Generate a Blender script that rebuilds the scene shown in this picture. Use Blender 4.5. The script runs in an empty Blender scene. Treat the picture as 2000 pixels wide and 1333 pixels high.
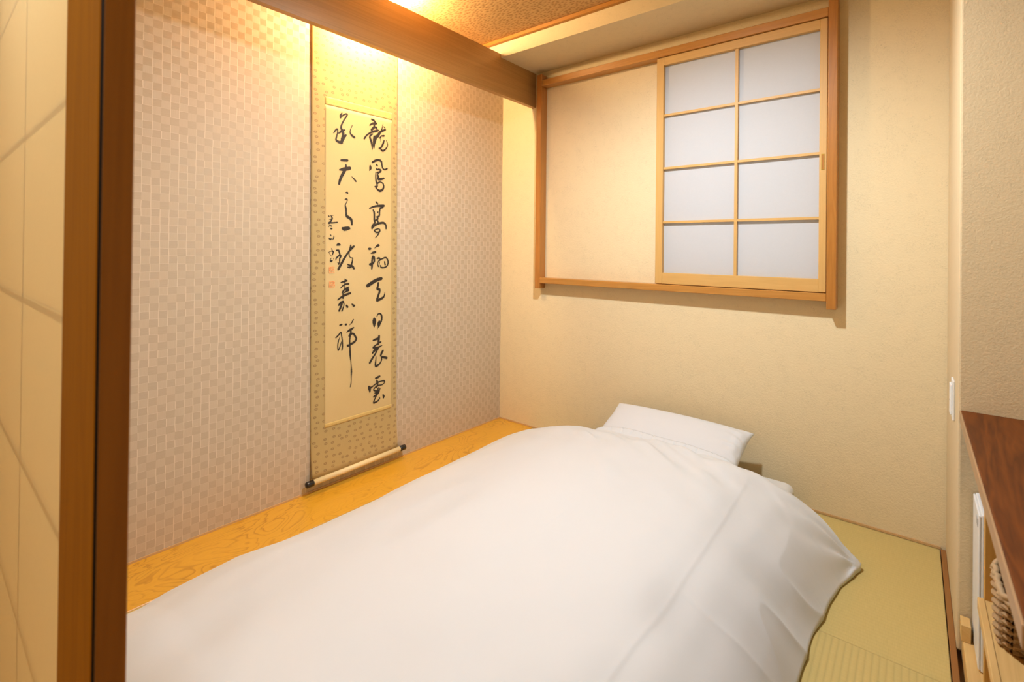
import bpy, bmesh, math, random
import numpy as np
from mathutils import Matrix, Vector

scene = bpy.context.scene
COL = scene.collection
random.seed(7)
RNG = np.random.default_rng(7)

# ------------------------------------------------------------------ camera
F_PX, YAW, PITCH, ROLL, CY = 961.68, 0.6847, 0.0048, 0.0114, 482.3
fw = Vector((-math.sin(YAW) * math.cos(PITCH), math.cos(YAW) * math.cos(PITCH), math.sin(PITCH)))
rt = Vector((math.cos(YAW), math.sin(YAW), 0.0))
up = rt.cross(fw)
R_ = rt * math.cos(ROLL) + up * math.sin(ROLL)
U_ = up * math.cos(ROLL) - rt * math.sin(ROLL)
cd = bpy.data.cameras.new('camera')
cd.sensor_fit = 'HORIZONTAL'; cd.sensor_width = 36.0
cd.lens = F_PX / 2000.0 * 36.0
cd.shift_y = -(666.5 - CY) / 2000.0
cd.clip_start = 0.02
cd.dof.use_dof = True
cd.dof.focus_distance = 2.35
cd.dof.aperture_fstop = 5.0
cam = bpy.data.objects.new('camera', cd); COL.objects.link(cam)
m = Matrix((R_, U_, -fw)).transposed().to_4x4(); m.translation = (0, 0, 1.1)
cam.matrix_world = m
scene.camera = cam

# ------------------------------------------------------------------ world, lights, exposure
w = bpy.data.worlds.new('daylight'); scene.world = w; w.use_nodes = True
bg = w.node_tree.nodes['Background']
bg.inputs['Color'].default_value = (0.95, 0.95, 1.0, 1)
bg.inputs['Strength'].default_value = 0.85
vs = scene.view_settings
vs.view_transform = 'Standard'; vs.look = 'None'; vs.gamma = 1.0; vs.use_curve_mapping = False
vs.exposure = 0.0
if hasattr(scene, 'cycles'):
    scene.cycles.max_bounces = 8
    scene.cycles.caustics_reflective = False; scene.cycles.caustics_refractive = False
    scene.cycles.adaptive_threshold = 0.02
MAIN_W = 130.0       # ceiling lamp over the bed
MAIN_C = (0.92, 1.0, 1.06)
ALC_E = 1120.0       # radiance of the alcove bulb
ALC_C = (1.0, 0.715, 0.38)
HALL_FILL_W = 15.0       # unseen lamp behind the camera, added to light the wall pier
HALL_FILL_C = (1.0, 1.0, 0.92)

def lamp(name, loc, watt, col, radius, cone=None):
    l = bpy.data.lights.new(name, 'SPOT' if cone else 'POINT')
    if cone: l.spot_size = math.radians(cone); l.spot_blend = 0.8
    l.energy = watt; l.color = col; l.shadow_soft_size = radius
    o = bpy.data.objects.new(name, l); COL.objects.link(o); o.location = loc
    return o

# ------------------------------------------------------------------ helpers
WORLD_LOC = {}
def tag(o, label=None, cat=None, group=None, kind=None):
    if label: o['label'] = label
    if cat: o['category'] = cat
    if group: o['group'] = group
    if kind: o['kind'] = kind
    return o
def empty(name, loc, label=None, cat=None, group=None, kind=None):
    o = bpy.data.objects.new(name, None); COL.objects.link(o); o.location = loc
    o.empty_display_size = 0.05
    WORLD_LOC[o] = Vector(loc)
    return tag(o, label, cat, group, kind)
def link(name, me, mat, parent=None, origin=None):
    """me holds world coordinates; the object's origin goes to the parent's place, or to origin / the base of the mesh"""
    if parent is not None: L = WORLD_LOC[parent]
    elif origin is not None: L = Vector(origin)
    else:
        co = np.empty(len(me.vertices) * 3); me.vertices.foreach_get('co', co); co = co.reshape(-1, 3)
        L = Vector(((co[:, 0].min() + co[:, 0].max()) / 2, (co[:, 1].min() + co[:, 1].max()) / 2, co[:, 2].min()))
    me.transform(Matrix.Translation(-L))
    o = bpy.data.objects.new(name, me); COL.objects.link(o)
    if mat is not None: me.materials.append(mat)
    if parent is not None: o.parent = parent
    else: o.location = L
    WORLD_LOC[o] = L.copy()
    return o
def bm_box(bm, x0, x1, y0, y1, z0, z1, bev=0.0, seg=1):
    vs_ = [bm.verts.new(p) for p in ((x0,y0,z0),(x1,y0,z0),(x1,y1,z0),(x0,y1,z0),(x0,y0,z1),(x1,y0,z1),(x1,y1,z1),(x0,y1,z1))]
    fs = [bm.faces.new([vs_[i] for i in q]) for q in ((3,2,1,0),(4,5,6,7),(0,1,5,4),(1,2,6,5),(2,3,7,6),(3,0,4,7))]
    if bev > 0:
        es = list({e for f in fs for e in f.edges})
        bmesh.ops.bevel(bm, geom=es, offset=bev, segments=seg, affect='EDGES', profile=0.5)
def box(name, x0, x1, y0, y1, z0, z1, mat, parent=None, bev=0.0, seg=1, **kw):
    bm = bmesh.new(); bm_box(bm, x0, x1, y0, y1, z0, z1, bev, seg)
    me = bpy.data.meshes.new(name); bm.to_mesh(me); bm.free()
    o = link(name, me, mat, parent)
    return tag(o, **kw)
def bm_tube(bm, pts, rad, n=8, cap=True):
    rings = []
    pts = [Vector(p) for p in pts]
    for i, p in enumerate(pts):
        d = (pts[min(i + 1, len(pts) - 1)] - pts[max(i - 1, 0)]).normalized()
        a = Vector((0, 0, 1)) if abs(d.z) < 0.9 else Vector((1, 0, 0))
        s = d.cross(a).normalized(); t = d.cross(s).normalized()
        r = rad[i] if isinstance(rad, (list, tuple)) else rad
        rings.append([bm.verts.new(p + s * (r * math.cos(2 * math.pi * k / n)) + t * (r * math.sin(2 * math.pi * k / n))) for k in range(n)])
    for a, b in zip(rings[:-1], rings[1:]):
        for k in range(n):
            f = bm.faces.new((a[k], a[(k + 1) % n], b[(k + 1) % n], b[k])); f.smooth = n > 5
    if cap:
        bm.faces.new(rings[0][::-1]); bm.faces.new(rings[-1])
def tube(name, pts, rad, mat, parent=None, n=10, **kw):
    bm = bmesh.new(); bm_tube(bm, pts, rad, n)
    bmesh.ops.recalc_face_normals(bm, faces=bm.faces)
    me = bpy.data.meshes.new(name); bm.to_mesh(me); bm.free()
    return tag(link(name, me, mat, parent), **kw)
def lathe(name, prof, center, mat, parent=None, n=32, axis='z', **kw):
    """prof: (radius, height) pairs from centre"""
    vs_, fs = [], []
    for r, h in prof:
        for k in range(n):
            a = 2 * math.pi * k / n
            p = (r * math.cos(a), r * math.sin(a), h)
            if axis == 'y': p = (p[0], p[2], p[1])
            vs_.append((center[0] + p[0], center[1] + p[1], center[2] + p[2]))
    for i in range(len(prof) - 1):
        for k in range(n):
            fs.append((i * n + k, i * n + (k + 1) % n, (i + 1) * n + (k + 1) % n, (i + 1) * n + k))
    fs.append(tuple(range(n))[::-1]); fs.append(tuple((len(prof) - 1) * n + k for k in range(n)))
    me = bpy.data.meshes.new(name); me.from_pydata(vs_, [], fs)
    bm = bmesh.new(); bm.from_mesh(me); bmesh.ops.recalc_face_normals(bm, faces=bm.faces)
    for f in bm.faces: f.smooth = len(f.verts) == 4
    bm.to_mesh(me); bm.free()
    return tag(link(name, me, mat, parent), **kw)
def grid_mesh(name, P, mat, parent=None, closed=None, smooth=True, flip=False):
    """P: (n, m, 3) array; closed: second array of the same shape for the underside, joined along the rim"""
    n, m_ = P.shape[:2]
    def quads(off, fl):
        i = np.arange(n - 1)[:, None] * m_ + np.arange(m_ - 1)[None, :]
        q = np.stack([i, i + m_, i + m_ + 1, i + 1], -1).reshape(-1, 4) + off
        return q[:, ::-1] if fl else q
    V = P.reshape(-1, 3); Q = quads(0, flip)
    if closed is not None:
        V = np.vstack([V, closed.reshape(-1, 3)]); Q = np.vstack([Q, quads(n * m_, not flip)])
        rim = [i * m_ for i in range(n)] + [(n - 1) * m_ + j for j in range(1, m_)] + [i * m_ + m_ - 1 for i in range(n - 2, -1, -1)] + [j for j in range(m_ - 2, 0, -1)]
        rim = np.array(rim); nx = np.roll(rim, -1); off = n * m_
        r = np.stack([rim, rim + off, nx + off, nx], -1)
        Q = np.vstack([Q, r[:, ::-1] if not flip else r])
    me = bpy.data.meshes.new(name)
    me.vertices.add(len(V)); me.vertices.foreach_set('co', V.astype(np.float32).ravel())
    me.loops.add(Q.size); me.loops.foreach_set('vertex_index', Q.astype(np.int32).ravel())
    me.polygons.add(len(Q)); me.polygons.foreach_set('loop_start', np.arange(0, Q.size, 4, dtype=np.int32))
    me.polygons.foreach_set('loop_total', np.full(len(Q), 4, dtype=np.int32))
    me.update(calc_edges=True); me.validate()
    me.polygons.foreach_set('use_smooth', np.full(len(me.polygons), smooth))
    bm = bmesh.new(); bm.from_mesh(me); bmesh.ops.recalc_face_normals(bm, faces=bm.faces); bm.to_mesh(me); bm.free()
    return link(name, me, mat, parent)
def vnoise(x, y, seed=0):
    """smooth value noise in -1..1"""
    r = np.random.default_rng(seed).uniform(-1, 1, (64, 64))
    xi, yi = np.floor(x).astype(int), np.floor(y).astype(int)
    fx, fy = x - xi, y - yi
    fx = fx * fx * fx * (fx * (fx * 6 - 15) + 10); fy = fy * fy * fy * (fy * (fy * 6 - 15) + 10)
    a, b = r[xi % 64, yi % 64], r[(xi + 1) % 64, yi % 64]
    c, d = r[xi % 64, (yi + 1) % 64], r[(xi + 1) % 64, (yi + 1) % 64]
    return (a * (1 - fx) + b * fx) * (1 - fy) + (c * (1 - fx) + d * fx) * fy

# ------------------------------------------------------------------ materials
class NT:
    def __init__(s, name):
        s.mat = bpy.data.materials.new(name); s.mat.use_nodes = True
        s.t = s.mat.node_tree; s.t.nodes.clear()
        s.out = s.t.nodes.new('ShaderNodeOutputMaterial')
    def n(s, typ, **kw):
        nd = s.t.nodes.new(typ)
        for k, v in kw.items():
            if k.startswith('_'): setattr(nd, k[1:], v)
            else:
                k = k.replace('__', ' ')
                if isinstance(v, bpy.types.NodeSocket): s.t.links.new(v, nd.inputs[k])
                else: nd.inputs[k].default_value = v
        return nd
    def link(s, a, b): s.t.links.new(a, b)
    def coord(s, scale=(1, 1, 1), rot=(0, 0, 0), loc=(0, 0, 0)):
        tc = s.n('ShaderNodeTexCoord')
        mp = s.n('ShaderNodeMapping'); mp.inputs['Scale'].default_value = scale; mp.inputs['Rotation'].default_value = rot; mp.inputs['Location'].default_value = loc
        s.link(tc.outputs['Object'], mp.inputs['Vector'])
        return mp.outputs['Vector']
    def ramp(s, fac, stops):
        r = s.n('ShaderNodeValToRGB'); s.link(fac, r.inputs['Fac'])
        e = r.color_ramp.elements
        while len(e) < len(stops): e.new(0.5)
        for k, (p, c) in enumerate(stops):
            e[k].position = p; e[k].color = (*c, 1) if len(c) == 3 else c
        return r.outputs['Color']
    def math(s, op, a, b=0.0):
        nd = s.n('ShaderNodeMath'); nd.operation = op
        for i, v in enumerate((a, b)):
            if isinstance(v, bpy.types.NodeSocket): s.link(v, nd.inputs[i])
            else: nd.inputs[i].default_value = v
        return nd.outputs[0]
    def mix(s, fac, a, b, typ='MIX'):
        nd = s.n('ShaderNodeMix'); nd.data_type = 'RGBA'; nd.blend_type = typ
        for nm, v in ((0, fac), (6, a), (7, b)):
            if isinstance(v, bpy.types.NodeSocket): s.link(v, nd.inputs[nm])
            else: nd.inputs[nm].default_value = v if nm == 0 else ((*v, 1) if len(v) == 3 else v)
        return nd.outputs[2]
    def bump(s, h, strength=0.3, dist=0.002):
        b = s.n('ShaderNodeBump'); b.inputs['Strength'].default_value = strength; b.inputs['Distance'].default_value = dist
        s.link(h, b.inputs['Height']); return b.outputs['Normal']
    def bsdf(s, color, rough=0.5, normal=None, **kw):
        p = s.n('ShaderNodeBsdfPrincipled')
        for nm, v in (('Base Color', color), ('Roughness', rough)):
            if isinstance(v, bpy.types.NodeSocket): s.link(v, p.inputs[nm])
            else: p.inputs[nm].default_value = (*v, 1) if nm == 'Base Color' else v
        if normal is not None: s.link(normal, p.inputs['Normal'])
        for k, v in kw.items():
            k = k.replace('_', ' ')
            if isinstance(v, bpy.types.NodeSocket): s.link(v, p.inputs[k])
            else: p.inputs[k].default_value = v
        s.link(p.outputs[0], s.out.inputs['Surface'])
        return p

def wood(name, c_light, c_dark, axis='x', rough=0.45, grain=14.0, stretch=0.06, contrast=0.5, coat=0.0, spec=0.5):
    t = NT(name)
    sc = {'x': (stretch, 1, 1), 'y': (1, stretch, 1), 'z': (1, 1, stretch)}[axis]
    v = t.coord(scale=tuple(k * grain for k in sc))
    big = t.n('ShaderNodeTexNoise', Vector=v, Scale=0.8, Detail=3.0, Distortion=1.2)
    fine = t.n('ShaderNodeTexNoise', Vector=v, Scale=9.0, Detail=4.0, Roughness=0.6)
    rings = t.math('FRACT', t.math('MULTIPLY', big.outputs['Fac'], 7.0))
    tri = t.math('ABSOLUTE', t.math('SUBTRACT', rings, 0.5))
    f = t.math('ADD', t.math('MULTIPLY', tri, 1.1 * contrast), t.math('MULTIPLY', fine.outputs['Fac'], 0.9 * contrast))
    f = t.math('ADD', f, 0.5 - 0.70 * contrast)
    col = t.ramp(f, [(0.15, c_dark), (0.85, c_light)])
    nb = t.bump(fine.outputs['Fac'], 0.12, 0.001)
    t.bsdf(col, rough, nb, Coat_Weight=coat, Coat_Roughness=0.2, Specular_IOR_Level=spec)
    return t.mat

def mat_board():
    """plain sawn zelkova-like board: wandering contour grain and burls"""
    t = NT('alcove_board_wood')
    v = t.coord((5.5, 2.2, 1.0))
    big = t.n('ShaderNodeTexNoise', Vector=v, Scale=1.0, Detail=2.5, Roughness=0.45, Distortion=1.6)
    ring = t.math('FRACT', t.math('MULTIPLY', big.outputs['Fac'], 15.0))
    ln = t.ramp(ring, [(0.0, (0, 0, 0)), (0.66, (0.10, 0.10, 0.10)), (0.90, (1, 1, 1)), (1.0, (0, 0, 0))])
    gate = t.n('ShaderNodeTexNoise', Vector=t.coord((4, 2.5, 1)), Scale=1.3, Detail=2.0)
    g = t.ramp(gate.outputs['Fac'], [(0.38, (0.15, 0.15, 0.15)), (0.62, (1, 1, 1))])
    fine = t.n('ShaderNodeTexNoise', Vector=t.coord((160, 8, 1)), Scale=1.0, Detail=3.0)
    base = t.mix(fine.outputs['Fac'], (0.64, 0.315, 0.022), (0.74, 0.385, 0.030))
    col = t.mix(t.math('MULTIPLY', t.mix(1.0, ln, g, 'MULTIPLY'), 0.75), base, (0.40, 0.165, 0.008))
    t.bsdf(col, 0.30, t.bump(fine.outputs['Fac'], 0.06, 0.0005), Coat_Weight=0.25, Coat_Roughness=0.2)
    return t.mat

def mat_plain(name, c, rough=0.5, **kw):
    t = NT(name); v = t.coord()
    n = t.n('ShaderNodeTexNoise', Vector=v, Scale=60.0, Detail=3.0)
    col = t.mix(n.outputs['Fac'], tuple(k * 0.93 for k in c), tuple(min(1, k * 1.05) for k in c))
    t.bsdf(col, rough, t.bump(n.outputs['Fac'], 0.08, 0.0005), **kw)
    return t.mat

def mat_fiber_wall(name, c, bump=0.6):
    """paper-fibre wall covering: tiny straw flecks and a fine relief"""
    t = NT(name); v = t.coord()
    n1 = t.n('ShaderNodeTexNoise', Vector=v, Scale=150.0, Detail=4.0, Roughness=0.6)
    n2 = t.n('ShaderNodeTexNoise', Vector=v, Scale=55.0, Detail=2.0, Distortion=2.5)
    fl = t.ramp(n2.outputs['Fac'], [(0.48, (0, 0, 0)), (0.50, (1, 1, 1)), (0.52, (0, 0, 0))])
    gate = t.n('ShaderNodeTexNoise', Vector=v, Scale=24.0, Detail=1.0)
    g = t.ramp(gate.outputs['Fac'], [(0.48, (0, 0, 0)), (0.58, (1, 1, 1))])
    fleck = t.mix(1.0, fl, g, 'MULTIPLY')
    base = t.mix(n1.outputs['Fac'], tuple(k * 0.95 for k in c), tuple(min(1, k * 1.04) for k in c))
    col = t.mix(t.math('MULTIPLY', fleck, 0.55), base, tuple(k * 0.62 for k in c))
    h = t.math('ADD', n1.outputs['Fac'], t.math('MULTIPLY', n2.outputs['Fac'], 0.7))
    t.bsdf(col, 0.85, t.bump(h, bump, 0.0015), Specular_IOR_Level=0.25)
    return t.mat

def mat_checker_paper():
    """woven wall covering of 28 mm squares, threads of alternate squares run crosswise, thin pale threads on the joints"""
    t = NT('woven_checker_wallcovering')
    cell = 0.0279
    tc = t.n('ShaderNodeTexCoord'); sp = t.n('ShaderNodeSeparateXYZ'); t.link(tc.outputs['Object'], sp.inputs[0])
    wob = t.n('ShaderNodeTexNoise', Vector=tc.outputs['Object'], Scale=22.0, Detail=1.0)
    wy = t.math('MULTIPLY', t.math('SUBTRACT', wob.outputs['Fac'], 0.5), 0.16)
    a = t.math('ADD', t.math('DIVIDE', sp.outputs['Y'], cell), wy)
    b = t.math('ADD', t.math('DIVIDE', sp.outputs['Z'], cell), wy)
    fa, fb = t.math('FLOOR', a), t.math('FLOOR', b)
    chk = t.math('MODULO', t.math('ABSOLUTE', t.math('ADD', fa, fb)), 2.0)
    cv = t.n('ShaderNodeCombineXYZ'); t.link(fa, cv.inputs[0]); t.link(fb, cv.inputs[1])
    rnd = t.n('ShaderNodeTexWhiteNoise', _noise_dimensions='2D', Vector=cv.outputs[0])
    # fine threads: horizontal in one square, vertical in the other
    ty = t.n('ShaderNodeTexNoise', Vector=t.coord((600, 60, 60), loc=(0, 0, 0)), Scale=1.0, Detail=2.0)
    n_v = t.n('ShaderNodeTexNoise', Vector=t.coord((1, 700, 25)), Scale=1.0, Detail=2.0)
    n_h = t.n('ShaderNodeTexNoise', Vector=t.coord((1, 25, 700)), Scale=1.0, Detail=2.0)
    thr = t.mix(chk, n_v.outputs['Fac'], n_h.outputs['Fac'])
    fra = t.math('FRACT', a); frb = t.math('FRACT', b)
    ea = t.math('LESS_THAN', fra, 0.075); eb = t.math('LESS_THAN', frb, 0.06)
    gate = t.math('GREATER_THAN', rnd.outputs['Value'], 0.30)
    line = t.math('MAXIMUM', t.math('MULTIPLY', ea, gate), t.math('MULTIPLY', eb, t.math('MULTIPLY', gate, 0.5)))
    c1, c2 = (0.515, 0.415, 0.295), (0.445, 0.348, 0.235)
    col = t.mix(chk, c1, c2)
    col = t.mix(t.math('MULTIPLY', rnd.outputs['Value'], 0.16), col, (0.45, 0.34, 0.24))
    col = t.mix(t.math('MULTIPLY', thr, 0.30), col, (0.70, 0.57, 0.44))
    col = t.mix(t.math('MULTIPLY', line, 0.55), col, (0.80, 0.68, 0.52))
    h = t.math('ADD', t.math('MULTIPLY', thr, 0.5), line)
    rot = t.math('MULTIPLY', chk, 0.25)
    tg = t.n('ShaderNodeTangent', _direction_type='RADIAL', _axis='Z')
    t.bsdf(col, 0.55, t.bump(h, 0.25, 0.0008), Anisotropic=0.6, Anisotropic_Rotation=rot, Tangent=tg.outputs[0], Specular_IOR_Level=0.4, Sheen_Weight=0.15)
    return t.mat

def mat_ceiling():
    t = NT('ceiling_paper'); v = t.coord()
    vo = t.n('ShaderNodeTexVoronoi', _voronoi_dimensions='2D', Vector=t.coord((1.0, 1.7, 1), (0, 0, 0.5)), Scale=42.0, Randomness=0.8)
    d = t.ramp(vo.outputs['Distance'], [(0.12, (1, 1, 1)), (0.42, (0, 0, 0))])
    n = t.n('ShaderNodeTexNoise', Vector=v, Scale=90.0, Detail=3.0)
    base = t.mix(n.outputs['Fac'], (0.49, 0.29, 0.11), (0.59, 0.365, 0.155))
    col = t.mix(t.math('MULTIPLY', d, 0.75), base, (0.27, 0.13, 0.04))
    t.bsdf(col, 0.75, t.bump(vo.outputs['Distance'], 0.3, 0.0015), Specular_IOR_Level=0.3)
    return t.mat

def mat_tatami(name, axis):
    t = NT(name); v = t.coord()
    sp = t.n('ShaderNodeSeparateXYZ'); t.link(v, sp.inputs[0])
    k = sp.outputs['X' if axis == 'y' else 'Y']      # ribs run along axis
    rib = t.math('SINE', t.math('MULTIPLY', k, 2 * math.pi / 0.0155))
    r01 = t.math('ADD', t.math('MULTIPLY', rib, 0.5), 0.5)
    sc = (30, 700, 1) if axis == 'y' else (700, 30, 1)
    reed = t.n('ShaderNodeTexNoise', Vector=t.coord(sc), Scale=1.0, Detail=2.0)
    patch = t.n('ShaderNodeTexNoise', Vector=v, Scale=6.0, Detail=2.0)
    c = t.mix(reed.outputs['Fac'], (0.49, 0.365, 0.115), (0.63, 0.485, 0.185))
    c = t.mix(t.math('MULTIPLY', patch.outputs['Fac'], 0.3), c, (0.52, 0.40, 0.15))
    c = t.mix(t.math('MULTIPLY', t.math('POWER', t.math('SUBTRACT', 1.0, r01), 3.0), 0.32 if axis == 'y' else 0.12), c, (0.36, 0.28, 0.10))
    h = t.math('ADD', t.math('POWER', r01, 0.5), t.math('MULTIPLY', reed.outputs['Fac'], 0.25))
    t.bsdf(c, 0.6, t.bump(h, 0.4 if axis == 'y' else 0.2, 0.0015), Specular_IOR_Level=0.35)
    return t.mat

def mat_cloth(name, c=(0.66, 0.67, 0.675), scale=900.0):
    t = NT(name); v = t.coord()
    n = t.n('ShaderNodeTexNoise', Vector=v, Scale=scale, Detail=2.0)
    n2 = t.n('ShaderNodeTexNoise', Vector=v, Scale=14.0, Detail=3.0)
    col = t.mix(n2.outputs['Fac'], tuple(k * 0.985 for k in c), c)
    t.bsdf(col, 0.8, t.bump(n.outputs['Fac'], 0.08, 0.0004), Sheen_Weight=0.15, Specular_IOR_Level=0.2)
    return t.mat

def mat_shoji_paper(name, c=(0.86, 0.86, 0.86), trans=0.5):
    t = NT(name); v = t.coord()
    n = t.n('ShaderNodeTexNoise', Vector=v, Scale=120.0, Detail=4.0, Distortion=1.0)
    col = t.mix(n.outputs['Fac'], tuple(k * 0.96 for k in c), c)
    d = t.n('ShaderNodeBsdfDiffuse'); t.link(col, d.inputs['Color'])
    tr = t.n('ShaderNodeBsdfTranslucent'); t.link(col, tr.inputs['Color'])
    ms = t.n('ShaderNodeMixShader'); ms.inputs[0].default_value = trans
    t.link(d.outputs[0], ms.inputs[1]); t.link(tr.outputs[0], ms.inputs[2]); t.link(ms.outputs[0], t.out.inputs['Surface'])
    return t.mat

def mat_brocade(name, base, dark, motif, scale=30.0):
    t = NT(name); v = t.coord()
    sp = t.n('ShaderNodeSeparateXYZ'); t.link(t.coord((1, 0.85, 1.2)), sp.inputs[0])
    cb = t.n('ShaderNodeCombineXYZ'); t.link(sp.outputs['Y'], cb.inputs[0]); t.link(sp.outputs['Z'], cb.inputs[1])
    vo = t.n('ShaderNodeTexVoronoi', _voronoi_dimensions='2D', Vector=cb.outputs[0], Scale=scale, Randomness=0.55)
    ring = t.ramp(vo.outputs['Distance'], [(0.08, (0.3, 0.3, 0.3)), (0.13, (1, 1, 1)), (0.18, (1, 1, 1)), (0.22, (0, 0, 0))])
    th = t.n('ShaderNodeTexNoise', Vector=t.coord((1, 500, 30)), Scale=1.0, Detail=2.0)
    b = t.mix(th.outputs['Fac'], dark, base)
    col = t.mix(t.math('MULTIPLY', ring, 0.75), b, motif)
    t.bsdf(col, 0.7, t.bump(th.outputs['Fac'], 0.2, 0.0005), Sheen_Weight=0.3)
    return t.mat

M = {}
M['wall'] = mat_fiber_wall('beige_fibre_wall', (0.745, 0.615, 0.385))
M['wall_rough'] = mat_fiber_wall('beige_stucco_wall', (0.65, 0.515, 0.315), 0.55)
M['checker'] = mat_checker_paper()
M['ceiling'] = mat_ceiling()
M['soffit'] = mat_fiber_wall('soffit_paper', (0.68, 0.56, 0.35), 0.3)
M['tat_x'] = mat_tatami('tatami_weave_across', 'x')
M['tat_y'] = mat_tatami('tatami_weave_along', 'y')
M['alcove_board'] = mat_board()
M['beam'] = wood('beam_wood', (0.49, 0.265, 0.082), (0.35, 0.176, 0.047), 'y', 0.4, 30.0, 0.02, 0.5)
M['frame_x'] = wood('window_frame_wood_x', (0.54, 0.255, 0.055), (0.39, 0.16, 0.028), 'x', 0.35, 25.0, 0.04, 0.5, coat=0.25)
M['frame_z'] = wood('window_frame_wood_z', (0.47, 0.195, 0.035), (0.33, 0.12, 0.018), 'z', 0.32, 25.0, 0.04, 0.5, coat=0.35)
M['pale_x'] = wood('shoji_wood_x', (0.64, 0.385, 0.125), (0.54, 0.305, 0.085), 'x', 0.5, 30.0, 0.03, 0.4)
M['pale_z'] = wood('shoji_wood_z', (0.64, 0.385, 0.125), (0.54, 0.305, 0.085), 'z', 0.5, 30.0, 0.03, 0.4)
M['trim'] = wood('ceiling_trim_wood', (0.46, 0.20, 0.025), (0.36, 0.14, 0.015), 'x', 0.5, 25.0, 0.04, 0.4)
M['dark_z'] = wood('dark_stained_post_wood', (0.42, 0.165, 0.004), (0.30, 0.105, 0.002), 'z', 0.6, 14.0, 0.08, 0.5, spec=0.08)
M['dark2_z'] = wood('darker_door_edge_wood', (0.25, 0.090, 0.005), (0.175, 0.057, 0.003), 'z', 0.42, 14.0, 0.08, 0.5, spec=0.25)  # darker brown than the stile, for the door's edge strip
M['base_y'] = wood('baseboard_wood', (0.34, 0.145, 0.035), (0.24, 0.09, 0.02), 'y', 0.45, 20.0, 0.05, 0.4)
M['edge_x'] = wood('pale_edging_wood_x', (0.62, 0.40, 0.19), (0.52, 0.31, 0.13), 'x', 0.5, 30.0, 0.03, 0.3)
M['counter'] = wood('counter_wood', (0.16, 0.040, 0.004), (0.07, 0.016, 0.002), 'y', 0.5, 11.0, 0.10, 0.8, coat=0.0, spec=0.2)
M['counter_edge_sheen'] = wood('counter_edge_sheen_wood', (0.40, 0.24, 0.12), (0.32, 0.18, 0.085), 'y', 0.4, 25.0, 0.03, 0.3)  # lighter tone imitates light reflecting off the counter's edge
M['shelf'] = wood('shelf_wood', (0.70, 0.45, 0.17), (0.58, 0.34, 0.11), 'y', 0.5, 18.0, 0.06, 0.5)
M['shelf_z'] = wood('shelf_wood_upright', (0.66, 0.36, 0.08), (0.52, 0.26, 0.05), 'z', 0.5, 18.0, 0.06, 0.5)
M['cloth'] = mat_cloth('white_cotton')
M['cloth2'] = mat_cloth('white_pillow_cotton', (0.665, 0.675, 0.69))
M['sheet'] = mat_cloth('white_sheet', (0.69, 0.68, 0.66))
M['paper_win'] = mat_shoji_paper('shoji_paper', (0.77, 0.765, 0.77), 0.45)
M['paper_door'] = mat_shoji_paper('door_paper', (0.94, 0.79, 0.50), 0.40)
M['brocade'] = mat_brocade('scroll_brocade', (0.49, 0.35, 0.135), (0.43, 0.295, 0.105), (0.22, 0.12, 0.04))
M['gold'] = mat_brocade('scroll_gold_band', (0.64, 0.44, 0.14), (0.57, 0.38, 0.11), (0.55, 0.34, 0.07), 45.0)
t = NT('calligraphy_paper'); v = t.coord()
n = t.n('ShaderNodeTexNoise', Vector=v, Scale=4.0, Detail=4.0); n2 = t.n('ShaderNodeTexNoise', Vector=v, Scale=160.0, Detail=3.0)
c = t.mix(n.outputs['Fac'], (0.60, 0.42, 0.175), (0.66, 0.49, 0.23)); c = t.mix(t.math('MULTIPLY', n2.outputs['Fac'], 0.15), c, (0.50, 0.33, 0.12))
t.bsdf(c, 0.75, t.bump(n2.outputs['Fac'], 0.1, 0.0004)); M['scroll_paper'] = t.mat
t = NT('sumi_ink'); n = t.n('ShaderNodeTexNoise', Vector=t.coord(), Scale=90.0, Detail=3.0)
t.bsdf(t.mix(n.outputs['Fac'], (0.010, 0.007, 0.005), (0.035, 0.022, 0.012)), 0.55); M['ink'] = t.mat
t = NT('seal_red'); n = t.n('ShaderNodeTexNoise', Vector=t.coord(), Scale=140.0, Detail=3.0)
t.bsdf(t.ramp(n.outputs['Fac'], [(0.42, (0.80, 0.20, 0.055)), (0.56, (0.80, 0.42, 0.16))]), 0.7); M['seal'] = t.mat
M['rod'] = mat_plain('scroll_rod_cloth', (0.78, 0.62, 0.33), 0.5)
M['black'] = mat_plain('black_lacquer', (0.012, 0.011, 0.012), 0.25)
M['gap_shade'] = mat_plain('gap_shade_black', (0.010, 0.006, 0.003), 0.95, Specular_IOR_Level=0.05)  # near-black colour stands in for shade in the door's edge gap
M['white'] = mat_plain('white_plastic', (0.78, 0.77, 0.74), 0.35)
M['grey'] = mat_plain('grey_plastic', (0.42, 0.41, 0.40), 0.4)
M['brass'] = mat_plain('brass', (0.50, 0.30, 0.04), 0.35, Metallic=0.7)
M['steel'] = mat_plain('brushed_steel', (0.6, 0.6, 0.6), 0.35, Metallic=1.0)
M['wicker'] = mat_plain('wicker', (0.36, 0.22, 0.10), 0.6)
M['wicker_dark'] = mat_plain('wicker_rim', (0.46, 0.30, 0.15), 0.6)
M['frame_metal'] = mat_plain('window_aluminium', (0.5, 0.5, 0.5), 0.4, Metallic=0.7)
def emissive(name, col, strength):
    t = NT(name); e = t.n('ShaderNodeEmission'); e.inputs['Color'].default_value = (*col, 1); e.inputs['Strength'].default_value = strength
    t.link(e.outputs[0], t.out.inputs['Surface']); return t.mat
t = NT('window_glass')
tr = t.n('ShaderNodeBsdfTransparent'); tr.inputs['Color'].default_value = (0.93, 0.96, 0.95, 1); gl = t.n('ShaderNodeBsdfGlossy'); gl.inputs['Roughness'].default_value = 0.02
ms = t.n('ShaderNodeMixShader'); ms.inputs[0].default_value = 0.06
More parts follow.
